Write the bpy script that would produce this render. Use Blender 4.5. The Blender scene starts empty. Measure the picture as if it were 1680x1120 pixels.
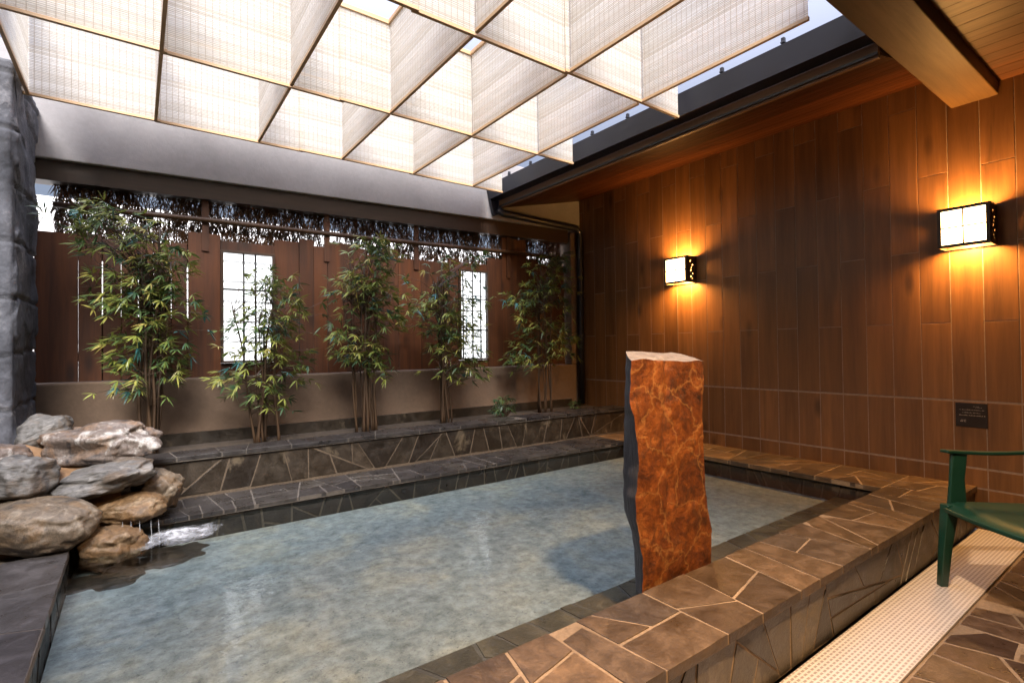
import bpy, bmesh, math, random
from mathutils import Vector, Matrix, noise
R = math.radians
sc = bpy.context.scene
COL = sc.collection

# ------------------------------------------------------------------ camera, sky, sun, exposure
yaw, pitch, roll = 0.62927, 0.014456, -0.011944
fwd = Vector((math.sin(yaw)*math.cos(pitch), math.cos(yaw)*math.cos(pitch), math.sin(pitch)))
rgt = Vector((math.cos(yaw), -math.sin(yaw), 0)); up = rgt.cross(fwd)
r2 = rgt*math.cos(roll)+up*math.sin(roll); u2 = -rgt*math.sin(roll)+up*math.cos(roll)
cam = bpy.data.cameras.new("camera"); co = bpy.data.objects.new("camera", cam); COL.objects.link(co)
M = Matrix((r2, u2, -fwd)).transposed().to_4x4(); M.translation = (0, 0, 1.2)
co.matrix_world = M
cam.sensor_width = 36; cam.lens = 846.4/1680*36; cam.clip_start = .02; cam.clip_end = 500
sc.camera = co
sc.render.engine = 'CYCLES'
cy = sc.cycles
cy.max_bounces = 7; cy.diffuse_bounces = 4; cy.glossy_bounces = 3; cy.transmission_bounces = 4
cy.transparent_max_bounces = 24; cy.caustics_reflective = False; cy.caustics_refractive = False
cy.sample_clamp_indirect = 6; cy.use_denoising = True
sc.view_settings.view_transform = 'Standard'; sc.view_settings.look = 'None'; sc.view_settings.gamma = 1
sc.view_settings.exposure = 1.3

SUN_EL, SUN_AZ = R(46), R(200)       # azimuth clockwise from +Y
w = bpy.data.worlds.new("World"); sc.world = w; w.use_nodes = True
nt = w.node_tree; nt.nodes.clear()
out = nt.nodes.new('ShaderNodeOutputWorld'); bg = nt.nodes.new('ShaderNodeBackground')
sky = nt.nodes.new('ShaderNodeTexSky'); sky.sky_type = 'NISHITA'; sky.sun_disc = False
sky.sun_elevation = SUN_EL; sky.sun_rotation = SUN_AZ; sky.dust_density = 3
tc = nt.nodes.new('ShaderNodeTexCoord'); sx = nt.nodes.new('ShaderNodeSeparateXYZ')
mr = nt.nodes.new('ShaderNodeMapRange'); mr.inputs[1].default_value = 0; mr.inputs[2].default_value = 1
mr.inputs[3].default_value = .6; mr.inputs[4].default_value = 26.0      # overcast sky: zenith brighter than horizon
nt.links.new(tc.outputs['Generated'], sx.inputs[0]); pw_ = nt.nodes.new('ShaderNodeMath'); pw_.operation = 'POWER'; pw_.inputs[1].default_value = 3.0; nt.links.new(sx.outputs['Z'], pw_.inputs[0]); nt.links.new(pw_.outputs[0], mr.inputs[0])
vm = nt.nodes.new('ShaderNodeVectorMath'); vm.operation = 'SCALE'; vm.inputs[0].default_value = (.84, .88, 1.12)
nt.links.new(mr.outputs[0], vm.inputs['Scale'])
mx = nt.nodes.new('ShaderNodeMix'); mx.data_type = 'RGBA'; mx.inputs[0].default_value = .8
nt.links.new(sky.outputs[0], mx.inputs[6]); nt.links.new(vm.outputs[0], mx.inputs[7])
nt.links.new(mx.outputs[2], bg.inputs[0]); bg.inputs[1].default_value = .12
nt.links.new(bg.outputs[0], out.inputs[0])
sun = bpy.data.lights.new("sun", 'SUN'); sun.energy = 4.5; sun.angle = R(25); sun.color = (1, .95, .9)
so = bpy.data.objects.new("sun", sun); COL.objects.link(so)
sd = Vector((math.sin(SUN_AZ)*math.cos(SUN_EL), math.cos(SUN_AZ)*math.cos(SUN_EL), math.sin(SUN_EL)))
so.rotation_euler = (-sd).to_track_quat('-Z', 'Y').to_euler(); so.location = sd*20

LAMP_W = 29.0        # watts of the bulb in each wall lantern
DOWN_W = 430.0       # ceiling downlight, watts, over the walkway
LAMP_COL = (1, .48, .12)
DOWN_COL = (1, .65, .36)

# ------------------------------------------------------------------ helpers
class MB:
    def __init__(s): s.v = []; s.f = []; s.t = []; s.m = []
    def add(s, vs, fs, tone=(0.5, .5, .5), mi=0):
        b = len(s.v); s.v += [tuple(v) for v in vs]
        for f in fs: s.f.append(tuple(i+b for i in f)); s.t.append(tone); s.m.append(mi)
    def box(s, x0, x1, y0, y1, z0, z1, tone=(.5, .5, .5), mi=0):
        vs = [(x, y, z) for z in (z0, z1) for y in (y0, y1) for x in (x0, x1)]
        s.add(vs, [(0, 2, 3, 1), (4, 5, 7, 6), (0, 1, 5, 4), (1, 3, 7, 5), (3, 2, 6, 7), (2, 0, 4, 6)], tone, mi)
    def tube(s, pts, rad, n=6, tone=(.5, .5, .5), cap=True, mi=0):
        pts = [Vector(p) for p in pts]; N = len(pts)
        if not hasattr(rad, '__len__'): rad = [rad]*N
        vs = []; 
        for i, p in enumerate(pts):
            d = (pts[min(i+1, N-1)]-pts[max(i-1, 0)]).normalized()
            a = d.cross(Vector((0, 0, 1)) if abs(d.z) < .9 else Vector((1, 0, 0))).normalized(); b = d.cross(a)
            for k in range(n):
                t = 2*math.pi*k/n; vs.append(p+(a*math.cos(t)+b*math.sin(t))*rad[i])
        fs = [(i*n+k, i*n+(k+1) % n, (i+1)*n+(k+1) % n, (i+1)*n+k) for i in range(N-1) for k in range(n)]
        if cap: fs += [tuple(range(n))[::-1], tuple((N-1)*n+k for k in range(n))]
        s.add(vs, fs, tone, mi)
    def prism(s, poly, z0, z1, tone=(.5, .5, .5)):
        n = len(poly)
        vs = [(x, y, z0) for x, y in poly]+[(x, y, z1) for x, y in poly]
        s.add(vs, [tuple(range(n))[::-1], tuple(range(n, 2*n))]+[(i, (i+1) % n, n+(i+1) % n, n+i) for i in range(n)], tone)
    def loft(s, rings, tone=(.5, .5, .5), mi=0, closed=True):
        n = len(rings[0]); vs = [p for r in rings for p in r]
        fs = [(i*n+k, i*n+(k+1) % n, (i+1)*n+(k+1) % n, (i+1)*n+k) for i in range(len(rings)-1) for k in range(n)]
        fs += [tuple(range(n))[::-1], tuple((len(rings)-1)*n+k for k in range(n))]
        s.add(vs, fs, tone, mi)
    def build(s, name, mats, parent=None, loc=None, smooth=False, bevel=0, tone=False, fix=True):
        me = bpy.data.meshes.new(name)
        o = Vector(loc) if loc is not None else (Vector(parent.location) if parent is not None and parent.parent is None else Vector((0, 0, 0)))
        if parent is not None and parent.parent is not None: o = Vector(parent.parent.location)+Vector(parent.location)
        base = Vector(loc) if loc is not None else o
        me.from_pydata([tuple(Vector(v)-base) for v in s.v], [], s.f)
        if tone:
            a = me.attributes.new('tone', 'FLOAT_COLOR', 'CORNER'); i = 0
            for p in me.polygons:
                for _ in p.loop_indices: a.data[i].color = (*s.t[p.index], 1); i += 1
        for m in (mats if isinstance(mats, (list, tuple)) else [mats]): me.materials.append(m)
        for p in me.polygons: p.material_index = s.m[p.index]; p.use_smooth = smooth
        if fix:
            b = bmesh.new(); b.from_mesh(me); bmesh.ops.recalc_face_normals(b, faces=b.faces); b.to_mesh(me); b.free()
        ob = bpy.data.objects.new(name, me); COL.objects.link(ob)
        if loc is not None: ob.location = loc
        if parent is not None: ob.parent = parent
        if bevel:
            bv = ob.modifiers.new('bevel', 'BEVEL'); bv.width = bevel; bv.segments = 2; bv.limit_method = 'ANGLE'
        return ob

def tag(o, label=None, cat=None, group=None, kind=None):
    if label: o['label'] = label
    if cat: o['category'] = cat
    if group: o['group'] = group
    if kind: o['kind'] = kind
    return o
def thing(name, label, cat, loc=(0, 0, 0), rz=0, group=None):
    o = bpy.data.objects.new(name, None); COL.objects.link(o); o.location = loc; o.rotation_euler = (0, 0, rz)
    o.empty_display_size = .1
    return tag(o, label, cat, group)

# ------------------------------------------------------------------ material helpers
class NT:
    def __init__(s, name):
        s.m = bpy.data.materials.new(name); s.m.use_nodes = True; s.t = s.m.node_tree
        s.b = s.t.nodes['Principled BSDF']; s.o = s.t.nodes['Material Output']
    def n(s, typ, **kw):
        nd = s.t.nodes.new('ShaderNode'+typ)
        for k, v in kw.items():
            if k == 'i':
                for kk, vv in v.items(): s.set(nd.inputs[kk], vv)
            else: setattr(nd, k, v)
        return nd
    def set(s, inp, v):
        if isinstance(v, bpy.types.NodeSocket): s.t.links.new(v, inp)
        else: inp.default_value = v
    def obj(s, scale=(1, 1, 1), loc=(0, 0, 0), rot=(0, 0, 0)):
        t = s.n('TexCoord'); mp = s.n('Mapping', i={'Scale': scale, 'Location': loc, 'Rotation': rot}); s.t.links.new(t.outputs['Object'], mp.inputs[0])
        return mp.outputs[0]
    def noise(s, vec, scale, detail=4, rough=.55, dist=0):
        return s.n('TexNoise', i={'Vector': vec, 'Scale': scale, 'Detail': detail, 'Roughness': rough, 'Distortion': dist})
    def ramp(s, fac, stops):
        r = s.n('ValToRGB'); e = r.color_ramp.elements
        while len(e) < len(stops): e.new(.5)
        for x, (p, c) in zip(e, stops):
            x.position = p; x.color = (*c, 1) if hasattr(c, '__len__') else (c, c, c, 1)
        s.t.links.new(fac, r.inputs[0]); return r.outputs[0]
    def mix(s, fac, a, b, typ='MIX'):
        m = s.n('Mix', data_type='RGBA', blend_type=typ); s.set(m.inputs[0], fac)
        for k, v in ((6, a), (7, b)): s.set(m.inputs[k], (*v, 1) if isinstance(v, tuple) and len(v) == 3 else v)
        return m.outputs[2]
    def math(s, op, a, b=0., c=False):
        m = s.n('Math', operation=op, use_clamp=c); s.set(m.inputs[0], a); s.set(m.inputs[1], b); return m.outputs[0]
    def bump(s, h, strength=.3, dist=.01, nrm=None):
        b = s.n('Bump', i={'Height': h, 'Strength': strength, 'Distance': dist})
        if nrm is not None: s.set(b.inputs['Normal'], nrm)
        s.set(s.b.inputs['Normal'], b.outputs[0]); return b.outputs[0]
    def col(s, c): s.set(s.b.inputs['Base Color'], (*c, 1) if isinstance(c, tuple) else c)
    def rough(s, r): s.set(s.b.inputs['Roughness'], r)

def plain(name, c, rough=.5, metal=0, var=.25, scale=12, bump=.0):
    m = NT(name); v = m.obj()
    n = m.noise(v, scale, 5)
    m.col(m.ramp(n.outputs[0], [(.3, tuple(x*(1-var) for x in c)), (.7, tuple(min(1, x*(1+var)) for x in c))]))
    m.rough(m.math('ADD', m.math('MULTIPLY', n.outputs[0], .2), rough-.1)); m.b.inputs['Metallic'].default_value = metal
    if bump: m.bump(n.outputs[0], bump, .01)
    return m.m

def flagstone(name, cells, seed, cols, grout, gw=.018, rough=.5, stain=0, wet=0):
    m = NT(name); v = m.obj(scale=cells, loc=seed)
    d = m.noise(v, 2.2, 2); dv = m.n('VectorMath', operation='MULTIPLY_ADD')
    m.set(dv.inputs[0], d.outputs['Color']); dv.inputs[1].default_value = (.07, .07, .07); m.set(dv.inputs[2], v)
    vc = m.n('TexVoronoi', i={'Vector': dv.outputs[0], 'Scale': 1.0, 'Randomness': 1.0})
    ve = m.n('TexVoronoi', feature='DISTANCE_TO_EDGE', i={'Vector': dv.outputs[0], 'Scale': 1.0, 'Randomness': 1.0})
    sp = m.n('SeparateColor'); m.set(sp.inputs[0], vc.outputs['Color'])
    wv = m.obj()
    fine = m.noise(wv, 55, 8, .65); mid = m.noise(wv, 9, 6, .6, .4)
    stone = m.ramp(sp.outputs[0], [(i/(len(cols)-1)*.8+.1, c) for i, c in enumerate(cols)])
    f = m.math('ADD', m.math('MULTIPLY', fine.outputs[0], .7), m.math('MULTIPLY', mid.outputs[0], .9))
    stone = m.mix(1, stone, m.ramp(f, [(.45, .45), (1.05, 1.35)]), 'MULTIPLY')
    if stain:
        sn = m.noise(m.obj(scale=(1, 1, .8), loc=seed), 3.4, 5, .6, .3)
        stone = m.mix(m.ramp(sn.outputs[0], [(.56, 0.), (.68, stain)]), stone, (.30, .27, .21))
    g = m.ramp(ve.outputs[0], [(gw*.8, 0.), (gw*1.9, 1.)])
    gc = m.mix(fine.outputs[0], grout, tuple(x*.55 for x in grout))
    m.col(m.mix(g, gc, stone))
    m.rough(m.mix(g, (.85,)*3, m.ramp(mid.outputs[0], [(.3, rough-.14), (.7, rough+.16)])))
    h = m.math('ADD', m.math('MULTIPLY', m.ramp(ve.outputs[0], [(gw*.5, 0.), (gw*3.5, 1.)]), 1.0),
               m.math('ADD', m.math('MULTIPLY', fine.outputs[0], .3), m.math('ADD', m.math('MULTIPLY', mid.outputs[0], .9), m.math('MULTIPLY', sp.outputs[1], .8))))
    m.bump(h, .55, .008)
    return m.m

def timber(name, dark, light, axis='X', rough=.5, ring=9, tone=False, bump=.15):
    m = NT(name); k = {'X': (.6, 9, 9), 'Y': (9, .6, 9), 'Z': (9, 9, .6)}[axis]
    v = m.obj(scale=k)
    if tone:
        at = m.n('Attribute', attribute_name='tone'); sp = m.n('SeparateColor'); m.set(sp.inputs[0], at.outputs['Color'])
        cb = m.n('CombineXYZ'); m.set(cb.inputs[0], m.math('MULTIPLY', sp.outputs[2], 31.)); m.set(cb.inputs[1], m.math('MULTIPLY', sp.outputs[2], 17.)); m.set(cb.inputs[2], m.math('MULTIPLY', sp.outputs[2], 23.))
        a = m.n('VectorMath', operation='ADD'); m.set(a.inputs[0], v); m.set(a.inputs[1], cb.outputs[0]); v = a.outputs[0]
    n1 = m.noise(v, 1.0, 3, .5, .8); n2 = m.noise(v, 4.5, 6, .65, .6)
    f = m.math('ADD', m.math('MULTIPLY', n1.outputs[0], .65), m.math('MULTIPLY', n2.outputs[0], .45))
    c = m.ramp(f, [(.36, dark), (.55, tuple((a+b)/2 for a, b in zip(dark, light))), (.74, light)])
    kn = m.n('TexVoronoi', i={'Vector': m.obj(scale={'X': (1.6, 4.5, 4.5), 'Y': (4.5, 1.6, 4.5), 'Z': (4.5, 4.5, 1.6)}[axis]), 'Scale': 1.0})
    c = m.mix(m.ramp(kn.outputs[0], [(.05, .75), (.17, 0.)]), c, tuple(x*.35 for x in dark))
    if tone:
        c = m.mix(1, c, m.ramp(sp.outputs[0], [(0, (.80, .79, .78)), (1, (1.2, 1.18, 1.16))]), 'MULTIPLY')
    m.col(c); m.rough(m.ramp(f, [(.3, rough+.1), (.8, rough-.1)])); m.bump(f, bump, .004)
    return m.m

def flag(name, cols, rough=.45, stain=0, bump=.5):
    m = NT(name); at = m.n('Attribute', attribute_name='tone'); sp = m.n('SeparateColor'); m.set(sp.inputs[0], at.outputs['Color'])
    v0 = m.obj(); sc_ = m.n('VectorMath', operation='SCALE', i={'Scale': 40.}); m.set(sc_.inputs[0], at.outputs['Color'])
    ad = m.n('VectorMath', operation='ADD'); m.set(ad.inputs[0], v0); m.set(ad.inputs[1], sc_.outputs[0]); v = ad.outputs[0]
    fine = m.noise(v, 70, 8, .7); mid = m.noise(v, 11, 7, .65, .5); big = m.noise(v, 3.5, 4, .6)
    c = m.ramp(sp.outputs[0], [(k/(len(cols)-1)*.9+.05, q) for k, q in enumerate(cols)])
    f = m.math('ADD', m.math('MULTIPLY', fine.outputs[0], .6), m.math('MULTIPLY', mid.outputs[0], 1.))
    c = m.mix(1, c, m.ramp(f, [(.5, .42), (.8, .95), (1.1, 1.5)]), 'MULTIPLY')
    c = m.mix(m.ramp(big.outputs[0], [(.5, 0.), (.7, .55)]), c, tuple(x*.5 for x in cols[0]))
    if stain:
        sn = m.noise(m.obj(scale=(1, 1, .7), loc=(3, 1, 2)), 4.2, 6, .65, .4)
        c = m.mix(m.ramp(sn.outputs[0], [(.57, 0.), (.66, stain)]), c, (.20, .155, .10))
    m.col(c); m.rough(m.ramp(mid.outputs[0], [(.3, rough-.15), (.7, rough+.18)]))
    m.bump(m.math('ADD', m.math('MULTIPLY', fine.outputs[0], .35), mid.outputs[0]), bump, .01)
    return m.m
def mortar(name, c):
    m = NT(name); v = m.obj(); n = m.noise(v, 60, 6, .7); b = m.noise(v, 5, 4, .6)
    m.col(m.mix(1, m.ramp(n.outputs[0], [(.3, tuple(x*.7 for x in c)), (.7, tuple(x*1.15 for x in c))]), m.ramp(b.outputs[0], [(.35, .65), (.65, 1.05)]), 'MULTIPLY'))
    m.rough(.85); m.bump(n.outputs[0], .4, .006); return m.m
def clip(poly, p, n):                                    # keep the side of the line where (q-p).n >= 0
    out = []
    for a, b in zip(poly, poly[1:]+poly[:1]):
        da = (a[0]-p[0])*n[0]+(a[1]-p[1])*n[1]; db = (b[0]-p[0])*n[0]+(b[1]-p[1])*n[1]
        if da >= 0: out.append(a)
        if (da >= 0) != (db >= 0): t = da/(da-db); out.append((a[0]+(b[0]-a[0])*t, a[1]+(b[1]-a[1])*t))
    return out
def area(p): return abs(sum(a[0]*b[1]-b[0]*a[1] for a, b in zip(p, p[1:]+p[:1])))/2
def crazy(x0, x1, y0, y1, target, seed, jit=.3):         # straight-cut crazy paving
    rr = random.Random(seed); todo = [[(x0, y0), (x1, y0), (x1, y1), (x0, y1)]]; done = []
    while todo:
        p = todo.pop()
        if area(p) < target*rr.uniform(.75, 1.7): done.append(p); continue
        xs_ = [q[0] for q in p]; ys_ = [q[1] for q in p]; w_, h_ = max(xs_)-min(xs_), max(ys_)-min(ys_)
        a = (0 if w_ > h_ else math.pi/2)+rr.gauss(0, jit); n = (math.cos(a), math.sin(a))
        k = rr.uniform(.36, .64); c = (min(xs_)+w_*k, min(ys_)+h_*k) if True else None
        A, B = clip(p, c, n), clip(p, c, (-n[0], -n[1]))
        if len(A) < 3 or len(B) < 3 or min(area(A), area(B)) < target*.14: 
            if rr.random() < .25: done.append(p)
            else: todo.append(p)
            continue
        todo += [A, B]
    return done
def inset(p, g):
    cx = sum(q[0] for q in p)/len(p); cy_ = sum(q[1] for q in p)/len(p); o = p[:]
    for a, b in zip(p, p[1:]+p[:1]):
        d = math.hypot(b[0]-a[0], b[1]-a[1])
        if d < 1e-5: continue
        n = (-(b[1]-a[1])/d, (b[0]-a[0])/d)
        if (cx-a[0])*n[0]+(cy_-a[1])*n[1] < 0: n = (-n[0], -n[1])
        o = clip(o, (a[0]+n[0]*g, a[1]+n[1]*g), n)
        if len(o) < 3: return None
    q = [o[0]]
    for v in o[1:]:
        if math.hypot(v[0]-q[-1][0], v[1]-q[-1][1]) > .004: q.append(v)
    if len(q) > 1 and math.hypot(q[0][0]-q[-1][0], q[0][1]-q[-1][1]) < .004: q.pop()
    return q if len(q) >= 3 else None
def rough_edge(p, rr, amp):
    o = []
    for a, b in zip(p, p[1:]+p[:1]):
        L = math.hypot(b[0]-a[0], b[1]-a[1]); n = max(1, int(L/.045))
        for k in range(n):
            t = k/n; e = amp*rr.uniform(-1, 1) if k else amp*.5*rr.uniform(-1, 1)
            o.append((a[0]+(b[0]-a[0])*t-(b[1]-a[1])/max(L, .001)*e, a[1]+(b[1]-a[1])*t+(b[0]-a[0])/max(L, .001)*e))
    return o
def paving(name, rect, face, target, seed, mat, parent=None, gap=.0055, jit=.3, lift=.003, th=.012, amp=.0016, bevel=.0016):
    """stones set in mortar on the rectangle; face maps (u, v, height) to a point"""
    rr = random.Random(seed*7+1); g = MB()
    for p in crazy(*rect, target, seed, jit):
        q = inset(p, gap*rr.uniform(.8, 1.5))
        if not q: continue
        q = rough_edge(q, rr, amp); tone = (rr.random(), rr.random(), rr.random())
        dz = rr.uniform(-.0015, .0015); ax, ay = rr.gauss(0, .006), rr.gauss(0, .006); cx = sum(a[0] for a in q)/len(q); cy_ = sum(a[1] for a in q)/len(q)
        n = len(q); top = [face(a, b, lift+dz+ax*(a-cx)+ay*(b-cy_)) for a, b in q]; bot = [face(a, b, lift-th) for a, b in q]
        g.add(bot+top, [tuple(range(n))[::-1], tuple(range(n, 2*n))]+[(i, (i+1) % n, n+(i+1) % n, n+i) for i in range(n)], tone)
    return g.build(name, mat, parent, tone=True, bevel=bevel)
F_cop = flag('coping_flagstone', [(.052, .032, .016), (.105, .064, .030), (.075, .048, .026), (.15, .09, .043), (.062, .043, .027)], .42)
F_face = flag('kerb_face_flagstone', [(.045, .036, .025), (.095, .072, .045), (.07, .055, .036), (.125, .095, .055)], .4, .75)
F_left = flag('left_coping_slate', [(.042, .039, .040), (.066, .06, .057), (.052, .049, .048)], .36, 0, .35)
F_ledge = flag('ledge_slate', [(.017, .016, .017), (.033, .029, .027), (.025, .022, .021), (.042, .037, .032)], .33)
F_plant = flag('planter_flagstone', [(.012, .008, .005), (.026, .018, .011), (.018, .013, .008), (.038, .027, .017)], .45, .42)
F_step = flag('submerged_slate', [(.055, .042, .026), (.11, .084, .05), (.08, .06, .037)], .4)
F_dark = flag('wet_wall_slate', [(.012, .010, .008), (.028, .023, .018), (.02, .017, .014)], .4)
F_floor = flag('floor_slate', [(.045, .028, .021), (.095, .062, .042), (.065, .042, .03), (.13, .09, .056)], .36)
G_lite = mortar('pale_joint_mortar', (.30, .21, .125)); G_mid = mortar('grey_joint_mortar', (.10, .085, .07)); G_dark = mortar('dark_joint_mortar', (.15, .12, .09)); G_pink = mortar('floor_joint_mortar', (.27, .20, .14))
M_grout = plain('mortar_grout', (.30, .22, .165), .85, var=.2, scale=40, bump=.2)
M_tile = timber('wood_look_tile', (.108, .047, .015), (.245, .112, .038), 'Z', .42, tone=True, bump=.06)
M_board = timber('stained_board', (.036, .012, .0045), (.115, .037, .011), 'Z', .55, tone=True, bump=.3)
M_beam = timber('beam_wood', (.048, .023, .0075), (.115, .06, .021), 'X', .5, bump=.12)
M_soff = timber('soffit_wood', (.025, .008, .003), (.065, .021, .008), 'Y', .45, tone=True, bump=.1)
M_soff.node_tree.nodes['Principled BSDF'].inputs['Specular IOR Level'].default_value = .08
M_rail = timber('blind_rail_wood', (.36, .22, .11), (.62, .42, .24), 'X', .5)
M_railY = timber('blind_rail_wood_long', (.36, .22, .11), (.62, .42, .24), 'Y', .5)
M_gut = plain('gutter_metal', (.010, .011, .018), .4, .0, var=.15, scale=6)
M_black = plain('black_metal', (.018, .016, .015), .4, var=.2)
M_bronze = plain('lantern_housing_metal', (.05, .032, .018), .45, .0, var=.2)
M_green = plain('green_plastic', (.008, .042, .028), .33, var=.12, scale=8)
M_sign = plain('dark_sign_plate', (.018, .012, .010), .35, var=.2)
M_sign2 = plain('pale_sign_print', (.30, .25, .22), .5, var=.1)

def plaster(name, c, scale=30, bump=.25, var=.12, stain=True):
    m = NT(name); v = m.obj()
    n = m.noise(v, scale, 8, .65); b = m.noise(v, 1.7, 5, .6, .3)
    a = m.ramp(n.outputs[0], [(.3, tuple(x*(1-var) for x in c)), (.7, tuple(x*(1+var) for x in c))])
    m.col(m.mix(1, a, m.ramp(b.outputs[0], [(.3, .78), (.65, 1.05)]), 'MULTIPLY') if stain else a)
    m.rough(.85); m.bump(n.outputs[0], bump, .006); return m.m
M_plaster = plaster('beige_plaster', (.14, .092, .06))
M_white = plaster('white_siding_paint', (.88, .88, .88), 8, .05, .04, False)
M_mort = plaster('orange_mortar', (.17, .095, .045), 16, .5, .25)
M_soil = plaster('dark_soil', (.045, .032, .022), 25, .9, .4)
M_gravel = plaster('ground_gravel', (.2, .19, .18), 40, .6, .3)

# ------------------------------------------------------------------ geometry constants
XW, YB = 4.4, 4.6          # right wall plane, back wall plane
ZC, ZWAT, ZFL = .28, .235, .125

# ------------------------------------------------------------------ ground, floors, room shell
g = MB(); g.add([(-60, -60, -.03), (60, -60, -.03), (60, 60, -.03), (-60, 60, -.03)], [(0, 1, 2, 3)])
tag(g.build('ground', M_gravel), kind='structure')
g = MB(); g.box(-1.6, XW+.1, -2.6, .945, -.02, 0)
fl = tag(g.build('floor', G_pink), kind='structure')
paving('flagstones', (-1.58, XW-.005, -2.6, .684), lambda a, b, h: (a, b, h-.003), .055, 41, F_floor, fl, gap=.0055, jit=.4, lift=.0045)
g = MB()
for i in range(51):                                     # ceiling boards of the near roof
    x0 = -1.7+i*.12
    g.box(x0+.002, x0+.118, -2.7, .80, 2.85, 2.87, (random.Random(i).random(), .5, random.Random(i+99).random()))
g.box(-1.7, XW+.2, -2.7, .80, 2.872, 3.0, (.1, .5, .2))
tag(g.build('ceiling', timber('ceiling_wood', (.038, .013, .005), (.092, .034, .012), 'Y', .45, tone=True, bump=.1), tone=True), kind='structure')

g = MB(); g.box(-1.75, XW+.2, -2.8, -2.65, 0, 2.85)
tag(g.build('rear_wall', plaster('rear_plaster', (.16, .10, .065))), 'brown plaster wall behind the walkway', 'wall')
g = MB(); g.box(-1.75, -1.6, -2.645, 5.0, 0, 3.3)
tag(g.build('side_wall', plaster('side_plaster', (.16, .14, .13))), 'grey plaster side wall left of the pool', 'wall')

# right wall: wood-look porcelain planks with pale grout
rnd = random.Random(5)
wall = thing('tiled_wall', 'long brown wall of tall wood-look tiles with pale grout behind the lanterns', 'wall', (XW, 1, 0))
g = MB(); P = .1655; G = .0024; ox = XW
yk = [.726+P*(i-20) for i in range(50)]
def tile(y0, y1, z0, z1):
    t = (rnd.random(), rnd.random(), rnd.random())
    g.box(XW, XW+.01, y0+G, y1-G, z0+G, z1-G, t)
for i, y in enumerate(yk):
    y1 = min(y+P, 5.2)
    if y > 5.1: continue
    tile(y, y1, 0.0, .262); tile(y, y1, .268, .388); tile(y, y1, .396, .82)
    js = [.828, 1.34, 2.35, 3.3] if i % 2 == 0 else [.828, 1.838, 2.848, 3.3]
    for a, b in zip(js, js[1:]): tile(y, y1, a, b)
g.build('tile', M_tile, wall, tone=True, bevel=.0012)
g = MB(); g.box(XW+.0015, XW+.12, -2.65, 5.2, 0, 3.3)
g.build('grout', M_grout, wall)

# sloped soffit over the right side of the pool and its eave
g = MB()
xs = [3.2+.1*i for i in range(13)]
zs = lambda x: 2.735+(x-3.2)*(3.0-2.735)/1.2
for i in range(12):
    a, b = xs[i]+.0015, xs[i+1]-.0015; t = (rnd.random(), .5, rnd.random())
    vs = [(x, y, zs(x)+dz) for dz in (0, .02) for y in (1.033, 5.0) for x in (a, b)]
    g.add(vs, [(0, 1, 3, 2), (4, 6, 7, 5), (0, 4, 5, 1), (1, 5, 7, 3), (3, 7, 6, 2), (2, 6, 4, 0)], t)
vs = [(x, y, zs(x)+dz) for dz in (.022, .14) for y in (1.033, 5.0) for x in (3.2, 4.4)]
g.add(vs, [(0, 1, 3, 2), (4, 6, 7, 5), (0, 4, 5, 1), (1, 5, 7, 3), (3, 7, 6, 2), (2, 6, 4, 0)], (.1, .5, .3))
roof = thing('eave_roof', 'low dark timber soffit sloping over the right side of the pool', 'roof', (3.8, 2.5, 2.7))
g.build('soffit', M_soff, roof, tone=True)
g = MB(); g.box(3.17, 3.197, 1.035, 4.59, 2.715, 2.80)
g.build('fascia_board', timber('fascia_wood', (.10, .045, .018), (.22, .105, .04), 'Y', .5), roof, bevel=.003)
g = MB(); g.box(3.155, 3.169, 1.035, 4.59, 2.728, 2.742)
g.build('drip_edge', M_black, roof)

gut = thing('roof_gutter', 'dark metal box gutter along the pool-side eave with its downpipe in the corner', 'gutter', (3.1, 2.8, 2.8))
g = MB()
prof = [(3.165, 2.80), (3.05, 2.80), (3.035, 2.95), (3.05, 2.953), (3.063, 2.815), (3.152, 2.815), (3.152, 2.96), (3.165, 2.96)]
g.loft([[(x, y, z) for x, z in prof] for y in (1.035, 4.56)])
g.build('trough', M_gut, gut)
g = MB()
poly = [(3.02, 2.955), (3.17, 2.955), (3.17, 2.66), (3.115, 2.63), (3.09, 2.65)]
g.loft([[(x, y, z) for x, z in poly] for y in (4.561, 4.595)])
g.build('end_cap', M_gut, gut, bevel=.003)
for y in (1.47, 1.86, 2.26, 2.65, 3.03, 3.45, 3.86, 4.21):
    g = MB(); g.box(3.04, 3.17, y-.012, y+.012, 2.9605, 2.972); g.box(3.044, 3.066, y-.010, y+.010, 2.9725, 2.995)
    g.build('clip', M_gut, gut, bevel=.003)
g = MB(); g.tube([(3.14, 4.545, 2.70), (3.2, 4.54, 2.665), (4.27, 4.54, 2.64), (4.335, 4.545, 2.60), (4.345, 4.55, 2.5), (4.345, 4.55, .53)], .038, 14)
g.build('downpipe', M_gut, gut, smooth=True)
for z in (2.3, 1.35):
    g = MB(); g.tube([(4.345, 4.55, z-.015), (4.345, 4.55, z+.015)], .043, 14); g.build('bracket', M_black, gut)

# timber beam across the near end of the opening
g = MB(); g.box(.0, XW-.002, .795, 1.03, 2.765, 3.0)
tag(g.build('roof_beam', M_beam, bevel=.006), 'thick timber roof beam running to the tiled wall over the far lantern', 'beam')

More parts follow.
